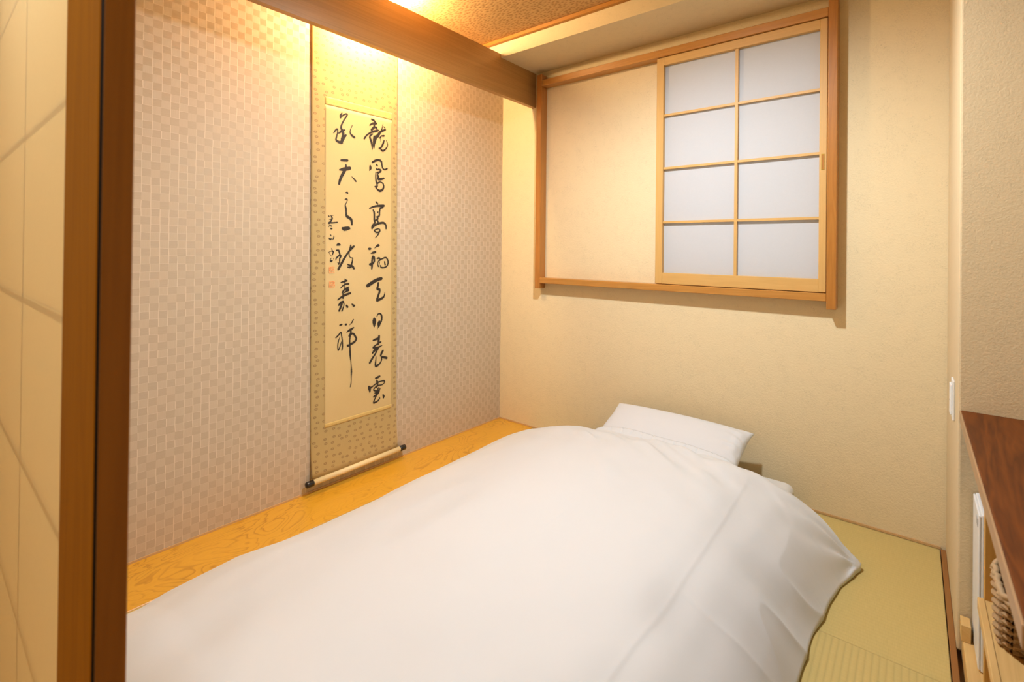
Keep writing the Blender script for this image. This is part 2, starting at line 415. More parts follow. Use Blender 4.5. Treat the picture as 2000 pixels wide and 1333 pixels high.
t.link(tr.outputs[0], ms.inputs[1]); t.link(gl.outputs[0], ms.inputs[2]); t.link(ms.outputs[0], t.out.inputs['Surface']); M['glass'] = t.mat

# ================================================================== the room
XW, YB, XR, YP = -2.0818, 2.4416, 0.0981, 1.854      # alcove wall, window wall, right wall, face of the right pier
ZC, ZS, YS = 2.28, 2.1827, 2.1032                    # ceiling, soffit underside, soffit front
XB = -1.8146                                         # front of the alcove
def multi(name, boxes, mat, parent=None, bev=0.0, **kw):
    bm = bmesh.new()
    for b in boxes: bm_box(bm, *b, bev=bev)
    me = bpy.data.meshes.new(name); bm.to_mesh(me); bm.free()
    return tag(link(name, me, mat, parent), **kw)

fl = box('floor', -2.2, 0.9, -1.6, 2.56, -0.12, -0.03, M['edge_x'], kind='structure', label='floor of tatami mats and one glossy wooden alcove board')
fl_e = fl
ty = [(1.688, YB), (0.934, 1.688), (0.18, 0.934)]
tx = [(-0.866, 0.082), (XB, -0.866)]
for j, (y0, y1) in enumerate(ty):
    for i, (x0, x1) in enumerate(tx):
        box('tatami_mat', x0 + 0.0006, x1 - 0.0006, y0 + 0.0006, y1 - 0.0006, -0.03, 0.0, M['tat_x' if (i + j) % 2 == 0 else 'tat_y'], fl_e, 0.0015)
box('alcove_board', XW, XB, 0.18, YB, -0.03, 0.002, M['alcove_board'], fl_e, 0.002, label='glossy honey coloured board along the alcove')
box('entrance_floor', -2.08, 0.9, -1.6, 0.178, -0.03, -0.001, M['shelf'], fl_e)

box('wall_left', -2.2, XW, -1.6, 2.56, 0.0, ZC, M['checker'], kind='structure', label='alcove wall in a beige woven checker wall covering behind the hanging scroll')
OX0, OX1, OZ0, OZ1 = -0.995, -0.300, 0.95, 2.06
multi('wall_back', [(XW, OX0, YB, 2.56, 0, ZC), (OX1, 0.25, YB, 2.56, 0, ZC), (OX0, OX1, YB, 2.56, 0, OZ0), (OX0, OX1, YB, 2.56, OZ1, ZC)], M['wall'], kind='structure', label='beige fibre papered wall with the window above the pillow')
box('wall_right', XR, 0.9, YP, YB, 0.0, ZC, M['wall_rough'], bev=0.005, seg=2, kind='structure', label='beige wall pier at the right with the dark counter against it')
box('wall_side', 0.72, 0.9, -1.6, YP, 0.0, ZC, M['wall_rough'], kind='structure', label='side wall behind the counter')
box('wall_entrance', -2.08, 0.72, -1.72, -1.6, 0.0, ZC, M['wall'], kind='structure', label='entrance wall behind the camera')
box('ceiling', -2.2, 0.9, -1.72, 2.56, ZC, ZC + 0.08, M['ceiling'], kind='structure', label='low ceiling in brown speckled paper')
box('ceiling_soffit', XW, XR, YS, YB, ZS, ZC, M['soffit'], kind='structure', label='pale boxed soffit running above the window')
box('trim_1', XW, XR, YS - 0.022, YS, 2.2596, ZC, M['trim'], bev=0.002, kind='structure', label='orange wooden ceiling strip along the soffit')
multi('trim_2', [(XB - 0.030, XB, 0.18, YS, 1.9752, 2.2027), (XB - 0.030, XB, YS, YB, 1.9752, ZS)], M['beam'], kind='structure', label='brown wooden alcove lintel board in front of the scroll top')
box('trim_3', XW, XW + 0.004, 0.18, YB - 0.004, 0.002, 0.009, M['edge_x'], kind='structure', label='thin pale bead along the foot of the checker wall')
box('baseboard_back', XW + 0.004, XR - 0.015, YB - 0.006, YB, 0.002, 0.010, M['edge_x'], kind='structure', label='thin pale bead along the foot of the window wall')
box('baseboard_right', 0.0835, XR, 0.9, YB - 0.006, -0.03, 0.004, M['base_y'], bev=0.001, kind='structure', label='red brown floor strip between tatami and right wall')

# wall above the sliding door between entrance and room
box('wall_front', -2.08, -0.35, 0.105, 0.165, 1.86, ZC, M['wall'], kind='structure', label='plain wall above the paper sliding door')
box('trim_4', -2.08, 0.72, 0.095, 0.175, 1.815, 1.86, M['dark_z'], kind='structure', label='dark door head above the paper sliding door')
box('trim_5', -2.08, 0.082, 0.095, 0.178, -0.0005, 0.003, M['dark_z'], kind='structure', label='dark door sill on the floor')

# paper sliding door, seen from its papered side
DY = 0.110
sd = empty('shoji_door', (-1.15, DY, 0.004), 'sliding paper door with dark stile, leftmost and nearest to the viewer', 'sliding door')
box('stile', -0.743, -0.5880, DY, DY + 0.024, 0.005, 1.815, M['dark_z'], sd, 0.002, 2)
box('stile', -1.94, -1.78, DY, DY + 0.024, 0.005, 1.815, M['dark_z'], sd, 0.002, 2)
box('gap_shade_strip', -0.5880, -0.5740, DY + 0.0008, DY + 0.022, 0.005, 1.815, M['gap_shade'], sd)  # almost flush black strip, paints the shade between stile and edge
box('edge_strip', -0.5740, -0.5705, DY + 0.0005, DY + 0.0235, 0.005, 1.815, M['dark2_z'], sd, 0.0012, 2)
zk = [0.11, 0.2342, 0.4951, 0.756, 1.0169, 1.2778, 1.5387, 1.715]
xk = [-1.78, -1.507, -1.125, -0.743]
box('rail', -1.78, -0.743, DY, DY + 0.024, 0.005, zk[0], M['dark_z'], sd, 0.002); box('rail', -1.78, -0.743, DY, DY + 0.024, zk[-1], 1.815, M['dark_z'], sd, 0.002)
for z in zk[1:-1]: box('muntin', -1.78, -0.743, DY + 0.0150, DY + 0.0200, z - 0.0024, z + 0.0024, M['pale_x'], sd)
for x in xk[1:-1]: box('muntin', x - 0.0045, x + 0.0045, DY + 0.0135, DY + 0.0150, zk[0], zk[-1], M['pale_z'], sd)
for a, b in zip(xk[:-1], xk[1:]):
    for c_, d_ in zip(zk[:-1], zk[1:]):
        box('paper_pane', a, b, DY + 0.0082, DY + 0.0088, c_, d_, M['paper_door'], sd)

# ================================================================== window
YH = YB - 0.06
wd = empty('window_1', (-1.0, YB, 0.87), kind='structure', label='orange brown wooden window frame with posts, head and sill on the window wall')
box('post', -1.766, -1.730, YH, YB, 0.867, 2.150, M['frame_z'], wd, 0.003, 2)
box('post', -0.278, -0.244, YH - 0.003, YB, 0.867, 2.170, M['frame_z'], wd, 0.003, 2)
box('head', -1.730, -0.278, YH + 0.001, YB, 2.077, 2.1137, M['frame_x'], wd, 0.002)
box('sill', -1.730, -0.278, YH, YB, 0.899, 0.932, M['frame_x'], wd, 0.002)
multi('sash', [(OX0, OX1, 2.50, 2.53, OZ0, OZ0 + 0.04), (OX0, OX1, 2.50, 2.53, OZ1 - 0.04, OZ1), (OX0, OX0 + 0.04, 2.50, 2.53, OZ0 + 0.04, OZ1 - 0.04), (OX1 - 0.04, OX1, 2.50, 2.53, OZ0 + 0.04, OZ1 - 0.04)], M['frame_metal'], wd)
box('glass', OX0 + 0.04, OX1 - 0.04, 2.512, 2.516, OZ0 + 0.04, OZ1 - 0.04, M['glass'], wd)

ss = empty('shoji_screen', (-0.65, YH + 0.03, 0.934), 'pale wooden paper screen of eight panes in the window', 'paper screen')
SY0, SY1 = YH + 0.012, YH + 0.040
SX0, SX1 = -1.017, -0.281
box('stile', SX0, SX0 + 0.036, SY0, SY1, 0.935, 2.075, M['pale_z'], ss, 0.0015)
rs = box('stile', SX1 - 0.027, SX1, SY0, SY1, 0.935, 2.075, M['pale_z'], ss, 0.0015)
px0, px1 = SX0 + 0.036, SX1 - 0.027
box('rail', px0, px1, SY0 + 0.001, SY1, 2.035, 2.075, M['pale_x'], ss, 0.001)
box('rail', px0, px1, SY0 + 0.001, SY1, 0.935, 0.990, M['pale_x'], ss, 0.001)
zm = [0.990, 1.2445, 1.5155, 1.7830, 2.035]; xm = [px0, -0.6365, px1]
for z in zm[1:-1]: box('muntin', px0, px1, SY0 + 0.008, SY0 + 0.022, z - 0.0055, z + 0.0055, M['pale_x'], ss)
box('muntin', xm[1] - 0.0065, xm[1] + 0.0065, SY0 + 0.0065, SY0 + 0.022, 0.990, 2.035, M['pale_z'], ss)
for a, b in zip(xm[:-1], xm[1:]):
    for c_, d_ in zip(zm[:-1], zm[1:]): box('paper_pane', a, b, SY0 + 0.0225, SY0 + 0.0231, c_, d_, M['paper_win'], ss)
# brass finger pull; a flush darker plate paints the shade of its recess
multi('finger_pull', [(-0.3005, -0.2985, SY0 - 0.0015, SY0 + 0.001, 1.445, 1.510), (-0.2915, -0.2895, SY0 - 0.0015, SY0 + 0.001, 1.445, 1.510), (-0.2985, -0.2915, SY0 - 0.0015, SY0 + 0.001, 1.5075, 1.510), (-0.2985, -0.2915, SY0 - 0.0015, SY0 + 0.001, 1.445, 1.4475)], M['brass'], ss, label='small brass finger pull')
box('pull_recess_shade', -0.2985, -0.2915, SY0 - 0.0004, SY0 + 0.0002, 1.4475, 1.5075, M['frame_z'], ss)

# ================================================================== hanging scroll
SC0 = Vector((XW + 0.014, 1.38, 1.0))
sr = empty('hanging_scroll', SC0, 'hanging scroll of black brush calligraphy on the checker wall', 'hanging scroll')
sr.rotation_euler = (0.012, 0, 0)
def s_out(z):      # how far the hanging cloth stands off the wall, more where it meets the roller
    return np.where(z < -0.70, 0.016 * ((-0.70 - np.minimum(z, -0.70)) / 0.25) ** 2.2, 0.0)
def s_curl(y):     # side edges curl back to the wall
    return -0.0095 * np.abs((y + 0.012) / 0.236) ** 5
def s_sheet(name, y0, y1, z0, z1, mat, off, thick=0.0012, nz=60, parent=sr):
    zs = np.linspace(z0, z1, nz); ys = np.linspace(y0, y1, max(5, int((y1 - y0) / 0.008)))
    Z, Y = np.meshgrid(zs, ys, indexing='ij')
    X = s_out(Z) + s_curl(Y) + off
    P = np.stack([X, Y, Z], -1) + np.array(SC0); Q = P.copy(); Q[..., 0] -= thick
    return grid_mesh(name, P, mat, parent, closed=Q)
s_sheet('mount_cloth', -0.2480, 0.2235, -0.930, 1.12, M['brocade'], 0.0, 0.0025, 90)
cp = s_sheet('calligraphy_sheet', -0.1865, 0.1845, -0.720, 0.748, M['scroll_paper'], 0.0010, nz=80); cp['label'] = 'cream sheet with two columns of cursive characters'
s_sheet('gold_band', -0.1865, 0.1845, -0.7215, -0.703, M['gold'], 0.0016, nz=4)
s_sheet('gold_band', -0.1865, 0.1845, 0.748, 0.786, M['gold'], 0.0009, nz=6)
RZ = 1.0 - 0.9425; RX = SC0.x + 0.014
def rod(name, y0, y1, r, mat, parent=sr):
    return tube(name, [(RX, SC0.y + y0, RZ), (RX, SC0.y + y1, RZ)], r, mat, parent, 20)
rod('roller', -0.2475, 0.2235, 0.0125, M['rod'])
for y0, y1 in ((-0.282, -0.2475), (0.2235, 0.258)):
    lathe('roller_knob', [(0.004, -0.0175), (0.0115, -0.0165), (0.0135, -0.011), (0.0135, 0.0165), (0.012, 0.0175)], (RX, SC0.y + (y0 + y1) / 2, RZ), M['black'], sr, 20, 'y', label='black lacquered roller end')
tube('top_rod', [(SC0.x + 0.003, SC0.y - 0.250, 2.125), (SC0.x + 0.003, SC0.y + 0.226, 2.125)], 0.006, M['rod'], sr, 12)
tube('hanging_cord', [(SC0.x + 0.002, SC0.y - 0.10, 2.130), (SC0.x + 0.001, SC0.y - 0.012, 2.205), (SC0.x + 0.002, SC0.y + 0.076, 2.130)], 0.002, M['rod'], sr, 6)

# brush characters, in 0.1 mm on the scroll (across, up, width)
CAL = [
 ('a', '-1027,7272,45 -1101,7141,98 -1101,7024,80 | -1055,7100,71 -906,7223,72 -775,7267,81 -775,7191,72 -924,6960,72 -1044,6719,80 -1072,6564,97 -997,6428,125 -960,6268,134 -1015,6058,142 -1042,5870,133 | -1445,6265,52 -1364,6394,70 -1274,6477,70 -1246,6350,61 -1291,6160,70 -1327,5972,87 -1199,5894,123 -1042,5886,159 | -1200,6292,53 -1034,6421,107 -886,6498,81 | -819,6275,90 -922,6124,107 -1015,5974,124 | -478,6810,27 -564,6625,45 -602,6432,51 -506,6313,100 -351,6238,92'),
 ('b', '576,7292,87 710,7266,107 794,7194,88 878,7122,78 | 474,6983,67 649,7095,106 815,7127,117 | 753,7062,87 711,6913,116 587,6785,116 608,6736,77 | 711,6922,87 857,6941,98 900,6860,78 | 172,6275,94 323,6475,76 588,6662,96 816,6756,117 984,6822,88 | 650,6585,58 486,6433,96 569,6201,115 621,5981,87 621,5805,39 | 754,6427,155 734,6246,155 724,6051,116 725,5892,58 | 734,6441,136 922,6526,157 1112,6774,119 1413,6936,80 | 1260,7195,24 1207,6988,50 1154,6817,79 | 1304,7060,50 1380,7020,40 1348,6924,60 | 859,6462,117 817,6331,97 776,6147,78 | 1049,6441,49 1155,6567,59 1327,6614,90 | 1328,6380,70 1264,6208,99 1136,5991,89 1008,5935,59 | 1093,5948,69 1243,5846,99 1437,5983,70 1546,6199,50 1458,6420,30 | 1123,6507,30 1113,6273,20'),
 ('c', '-1068,5065,106 -901,5084,116 -731,5102,117 | -1159,4604,61 -956,4654,160 -730,4715,171 -597,4756,154 | -816,4889,72 -825,4737,125 -918,4541,151 -1084,4239,141 -1176,3947,105 | -520,4367,22 -385,4263,64 -277,4154,73'),
 ('d', '623,5179,96 821,5303,117 1010,5355,118 1159,5303,109 1202,5148,79 1246,4974,79 1376,4918,80 1528,4990,90 | 510,5007,96 521,4885,143 470,4756,38 | 863,5113,78 926,5059,88 | 864,4927,58 885,4859,58 1033,4894,88 1139,4835,99 1054,4754,98 906,4719,68 | 843,4729,58 833,4515,78 855,4287,87 908,4133,78 908,4026,97 783,4005,77 | 1012,4713,59 928,4597,78 991,4533,117 981,4407,127 1162,4426,128 1334,4480,89 | 929,4188,97 1098,4267,59 1270,4204,69 1313,4046,89 1228,3894,119 1078,3827,118 930,3886,78 846,3967,58'),
 ('e', '-841,3576,36 -746,3581,90 -718,3536,54 | -877,3250,27 -783,3273,80 -745,3226,54 -783,3122,32 -848,2983,62 -810,2817,98 -801,2650,80 -772,2483,125 -648,2404,135 -534,2325,127 -504,2190,109 -495,2071,82 | -1004,1904,106 -874,1874,196 -685,1913,153 -619,1898,108'),
 ('f', '848,3261,68 953,3170,88 | 476,2911,67 702,3004,96 953,3064,107 1209,3080,138 1338,3097,119 | 1252,3029,138 1102,2930,79 1060,2749,88 1040,2569,88 871,2508,58 | 682,2852,67 745,2732,96 756,2520,96 756,2343,96 809,2221,77 | 965,2761,78 933,2706,39 | 955,2476,117 935,2350,97 998,2228,78 | 829,2346,87 934,2404,78 | 788,2203,97 664,2057,134 623,1932,105 | 622,1967,96 830,2115,107 1105,2214,108 1319,2231,109 1450,2118,90 1461,1937,70 | 978,1924,59 831,1885,58 758,1830,68 894,1744,78 1063,1784,78 1084,1891,59 957,1933,49 | 1063,1784,69 979,1639,68 811,1476,29'),
 ('g', '-1279,1110,70 -1196,1144,131 -1114,1127,88 | -1296,870,70 -1187,861,87 -1150,761,70 -1112,644,79 -1075,594,88 -1130,478,70 -1139,312,61 -1185,213,61 | -1332,416,35 -1295,514,70 -1186,612,70 -1094,627,88 | -1231,314,35 -1185,263,53 | -376,1061,91 -511,959,127 -682,773,90 -870,523,107 -1056,226,115 -1203,-19,114 | -550,1112,72 -587,959,90 -644,773,63 -625,604,45 -567,518,36 -452,482,55 -471,329,73 -528,160,100 -585,60,90 -718,73,54 | -719,200,63 -566,136,90 -451,90,109 -373,-15,91'),
 ('h', '420,938,85 492,929,133 553,937,96 | 1044,1096,98 981,1096,137 875,1043,78 771,954,19 | 564,709,48 709,742,125 834,776,107 | 647,566,67 730,530,116 752,423,116 752,299,96 648,196,115 504,164,133 | 647,513,96 627,320,96 628,126,115 618,-68,77 | 919,446,68 1046,462,98 1110,398,59 1004,311,49 962,187,49 1005,43,59 1047,113,39 1068,256,49 | 1047,328,69 1196,414,69 1455,481,80 1587,315,80 1566,116,80 1413,-6,70 1176,-8,79 1133,110,49 | 1369,284,60 1413,120,90'),
 ('i', '364,-881,180 548,-787,182 839,-645,175 1049,-585,167 1199,-565,158 | 997,-760,98 987,-885,117 945,-1061,127 1072,-1105,118 1073,-1230,118 1009,-1387,117 947,-1560,137 936,-1666,117 | 947,-1649,117 1159,-1578,128 1331,-1484,99 1406,-1254,20'),
 ('j', '-1072,-633,53 -905,-592,89 -755,-558,99 | -868,-485,45 -792,-556,72 | -1081,-891,44 -960,-782,62 -811,-724,80 -659,-716,90 | -858,-620,53 -876,-905,36 | -659,-868,72 -829,-941,89 -941,-1034,89 -1006,-1130,62 | -829,-941,89 -678,-1002,117 -791,-1062,89 -941,-1135,44 | -1227,-1429,61 -1034,-1312,97 -828,-1227,107 -563,-1163,100 | -959,-1167,71 -959,-1385,71 | -921,-1506,44 -1051,-1561,106 -1180,-1683,88 | -996,-1566,89 -1069,-1760,106 -1161,-1951,88 | -940,-1521,71 -902,-1675,45 -958,-1838,62 -1013,-1966,80 | -789,-1719,72 -713,-1811,99 | -494,-1679,36 -388,-1774,110 -339,-1787,73'),
 ('k', '760,-2511,116 771,-2610,213 772,-2770,194 766,-2946,49 | 918,-2449,49 970,-2347,69 1076,-2305,69 1183,-2388,99 1216,-2536,99 1184,-2694,99 1099,-2827,118 1014,-2978,79 | 1067,-2698,118 1035,-2820,177 1057,-2930,118 | 962,-3007,39 951,-3077,20'),
 ('l', '1058,-3419,118 1037,-3577,138 1017,-3753,118 996,-3857,79 | 691,-3597,58 847,-3567,117 1037,-3541,118 | 1166,-3739,89 1017,-3788,89 806,-3881,78 702,-3953,87 | 702,-3953,87 933,-4007,137 1102,-3963,79 1242,-3931,30 | 933,-4007,137 786,-4108,136 662,-4229,78 | 996,-4036,98 849,-4261,88 662,-4477,107 508,-4679,116 | 1296,-4192,110 1211,-4304,119 1147,-4437,99 | 1537,-4614,121 1362,-4547,120 1211,-4502,80 1212,-4646,70 1105,-4807,79 915,-4896,128 841,-4829,98 861,-4619,69 881,-4427,39'),
 ('m', '843,-5494,79 959,-5483,119 1107,-5451,99 | 917,-5608,79 959,-5724,119 960,-5885,99 918,-5965,79 | 460,-5819,97 501,-5908,174 522,-6036,116 523,-6133,48 | 584,-5908,97 750,-5839,69 959,-5742,79 1194,-5720,60 1366,-5739,81 1388,-5834,61 1237,-5910,60 1023,-5890,60 855,-5933,69 740,-6050,69 834,-6124,69 982,-6140,79 1130,-6084,60 | 1066,-5998,60 981,-6069,69 | 1067,-6178,119 940,-6220,119 793,-6222,49 | 1046,-6227,119 919,-6322,119 730,-6402,78 | 919,-6322,99 835,-6481,69 742,-6654,79 773,-6697,98 962,-6672,79 1089,-6578,70 1100,-6490,20 | 1293,-6428,71 1347,-6513,111 1326,-6598,71'),
 ('n', '-1123,-2622,71 -1049,-2606,89 -1002,-2603,62 | -843,-2632,63 -796,-2629,108 -768,-2641,72 | -405,-2438,64 -482,-2566,64 -616,-2685,18 | -385,-2825,64 -520,-2884,109 -654,-2935,99 -767,-3004,27 | -539,-2916,91 -548,-3068,91 -634,-3192,91 | -596,-3146,109 -423,-3102,92 -286,-3275,92 -247,-3401,92 -364,-3521,110 -556,-3594,109 -690,-3641,109 -718,-3602,72 | -576,-3200,73 -595,-3384,64 -595,-3554,73 -585,-3742,73 -574,-4055,91 -535,-4402,46 -515,-4661,55 -505,-4884,83 -514,-5138,55 -513,-5339,37 -532,-5505,55 -570,-5633,27 | -1323,-3177,61 -1195,-3079,70 -1066,-2963,62 -1029,-3102,53 -991,-3342,62 -981,-3612,71 -1009,-3808,62 | -1121,-3172,27 -1194,-3378,53 -1222,-3574,53 -1194,-3778,53 -1102,-3593,53 -1028,-3403,44'),
 ('o', '-1695,2439,51 -1660,2424,60 | -1580,2477,34 -1517,2349,77 -1552,2249,69 -1641,2131,103 -1695,2113,68 | -1490,2482,34 -1478,2463,34 | -1695,2129,68 -1498,2136,69 -1245,2170,52 | -1660,2277,26 -1570,2298,43 | -1694,1949,34 -1623,2017,34 | -1588,2002,51 -1543,1971,52 | -1587,1871,69 -1525,1864,77'),
 ('p', '-1596,1592,34 -1569,1543,51 | -1675,1435,34 -1604,1379,77 -1550,1404,51 | -1425,1546,26 -1434,1447,60 -1497,1356,26'),
 ('q', '-1540,962,26 -1495,831,60 -1450,797,60 -1486,699,52 -1522,617,21 | -1692,767,34 -1603,823,26 -1495,831,34 | -1656,734,17 -1549,601,17 | -1557,519,26 -1602,422,51 -1566,372,94 -1503,395,60 | -1431,517,26 -1431,468,35'),
 ('S', '-1663,121,0 -1394,112,0 -1394,-185,0 -1663,-174,0'),
 ('S', '-1662,-550,0 -1375,-566,0 -1374,-847,0 -1661,-828,0'),
]

def catmull(pts, per=6):
    if len(pts) < 3: return [tuple(np.array(pts[0]) * (1 - k / per) + np.array(pts[1]) * (k / per)) for k in range(per + 1)]
    P = [np.array(p, float) for p in pts]; P = [2 * P[0] - P[1]] + P + [2 * P[-1] - P[-2]]
    out = []
    for i in range(1, len(P) - 2):
        for k in range(per):
            u = k / per; a, b, c_, d_ = P[i - 1:i + 3]
            out.append(0.5 * ((2 * b) + (c_ - a) * u + (2 * a - 5 * b + 4 * c_ - d_) * u * u + (3 * b - a - 3 * c_ + d_) * u ** 3))
    out.append(P[-2]); return out
def brush(name, strokes, layer):
    bm = bmesh.new()
    def vert(y, z, k):
        x = float(s_out(np.array(z)) + s_curl(y)) + 0.0017 + 0.00004 * k
        return bm.verts.new((SC0.x + x, SC0.y + y, SC0.z + z))
    for k, s in enumerate(strokes):
        c_ = [np.array(p) / 1e4 for p in catmull(s)]
        L_, R__ = [], []
        for i, p in enumerate(c_):
            d = (c_[min(i + 1, len(c_) - 1)] - c_[max(i - 1, 0)])[:2]; l = np.hypot(*d) or 1e-6; nrm = np.array((-d[1], d[0])) / l
            hw = max(p[2], 0.0006) / 2
            jit = 1 + 0.08 * math.sin(i * 2.1 + k)
            L_.append(p[:2] + nrm * hw * jit); R__.append(p[:2] - nrm * hw * jit)
        def cap(p, d, hw, n=5):
            a0 = math.atan2(d[1], d[0]); return [p[:2] + 0.8 * hw * np.array((math.cos(a0 + a), math.sin(a0 + a))) for a in np.linspace(math.pi / 2, -math.pi / 2, n + 2)[1:-1]]
        Lv = [vert(*p, k) for p in L_]; Rv = [vert(*p, k) for p in R__]
        for i in range(len(Lv) - 1):
            bm.faces.new((Lv[i], Rv[i], Rv[i + 1], Lv[i + 1]))
        e = cap(c_[-1], c_[-1][:2] - c_[-2][:2], max(c_[-1][2], 0.0006) / 2); bm.faces.new([Lv[-1]] + [Rv[-1]] + [vert(*p, k) for p in e[::-1]])
        e = cap(c_[0], c_[0][:2] - c_[1][:2], max(c_[0][2], 0.0006) / 2); bm.faces.new([Rv[0]] + [Lv[0]] + [vert(*p, k) for p in e[::-1]])
    bmesh.ops.recalc_face_normals(bm, faces=bm.faces)
    me = bpy.data.meshes.new(name); bm.to_mesh(me); bm.free()
    return link(name, me, M['ink'], cp)
for nm, data in CAL:
    strokes = [[tuple(map(float, q.split(','))) for q in s.split()] for s in data.split(' | ')]
    if nm == 'S':
        q = strokes[0]; ys = [p[0] / 1e4 for p in q]; zs = [p[1] / 1e4 for p in q]
        y0, y1, z0, z1 = (ys[0] + ys[3]) / 2, (ys[1] + ys[2]) / 2, (zs[2] + zs[3]) / 2, (zs[0] + zs[1]) / 2
        x0 = SC0.x + 0.0016 + float(s_curl((y0 + y1) / 2)); fr = 0.0032; w_, h_ = y1 - y0, z1 - z0
        bx = [(y0, y1, z0, z0 + fr), (y0, y1, z1 - fr, z1), (y0, y0 + fr, z0 + fr, z1 - fr), (y1 - fr, y1, z0 + fr, z1 - fr)]
        bx += [(y0 + w_ * .45, y0 + w_ * .58, z0 + h_ * .2, z1 - h_ * .15), (y0 + w_ * .22, y0 + w_ * .8, z0 + h_ * .55, z0 + h_ * .66), (y0 + w_ * .22, y0 + w_ * .8, z0 + h_ * .26, z0 + h_ * .36), (y0 + w_ * .22, y0 + w_ * .33, z0 + h_ * .5, z0 + h_ * .85), (y0 + w_ * .68, y0 + w_ * .8, z0 + h_ * .36, z0 + h_ * .85)]
        multi('red_seal', [(x0 + 0.00003 * i, x0 + 0.0004 + 0.00003 * i, SC0.y + a, SC0.y + b, SC0.z + c_, SC0.z + d_) for i, (a, b, c_, d_) in enumerate(bx)], M['seal'], cp, label='small red seal stamp')
    else:
        brush('brush_character', strokes, 0)

# ================================================================== bed
box('futon_mattress', -1.385, -0.380, 0.24, 2.375, 0.0, 0.128, M['sheet'], bev=0.035, seg=5, label='low futon mattress in a white sheet under the duvet', cat='mattress')
for p_ in bpy.data.objects['futon_mattress'].data.polygons: p_.use_smooth = True

def pillow(name, c, half, thick, rx, label, rz=0.0, seed=11, mat=None):
    n, m_ = 150, 110
    A, B = np.meshgrid(np.linspace(-1, 1, n), np.linspace(-1, 1, m_), indexing='ij')
    # rounded outline with pulled corners
    px = half[0] * A * (1 - 0.05 * (1 - A ** 2) * 0 - 0.045 * (1 - np.abs(B) ** 3) * np.abs(A) ** 6)
    py = half[1] * B * (1 - 0.060 * (1 - np.abs(A) ** 3) * np.abs(B) ** 6)
    g = ((1 - np.abs(A) ** 2.6) * (1 - np.abs(B) ** 2.6)) ** 0.42
    wr = vnoise(A * 9 + 3, B * 3 + 2, seed) * np.exp(-((1 - np.abs(A)) / 0.16) ** 2) * (0.14 + 0.12 * (A > 0)) + 0.10 * np.sin(B * 21 + 2 * vnoise(A * 4, B * 4, seed + 5)) * np.exp(-((1 - A) / 0.22) ** 2) + vnoise(A * 3, B * 9, seed + 1) * np.exp(-((1 - np.abs(B)) / 0.12) ** 2) * 0.05 + 0.05 * vnoise(A * 2.2, B * 2.0, seed + 2)
    zt = thick * (g * (1 + wr)) + 0.002; zb = -thick * 0.85 * g * (1 + 0.4 * wr) - 0.002
    Rm = np.array(Matrix.Rotation(rz, 3, 'Z') @ Matrix.Rotation(rx, 3, 'X'))
    def tr(z): return np.stack([px, py, z], -1) @ Rm.T + np.array(c)
    o = grid_mesh(name, tr(zt), mat or M['cloth2'], None, closed=tr(zb))
    return tag(o, label, 'pillow')
PILLOW = pillow('pillow', (-0.866, 2.205, 0.240), (0.325, 0.165), 0.058, math.radians(20), 'white pillow propped against the wall at the head of the futon')

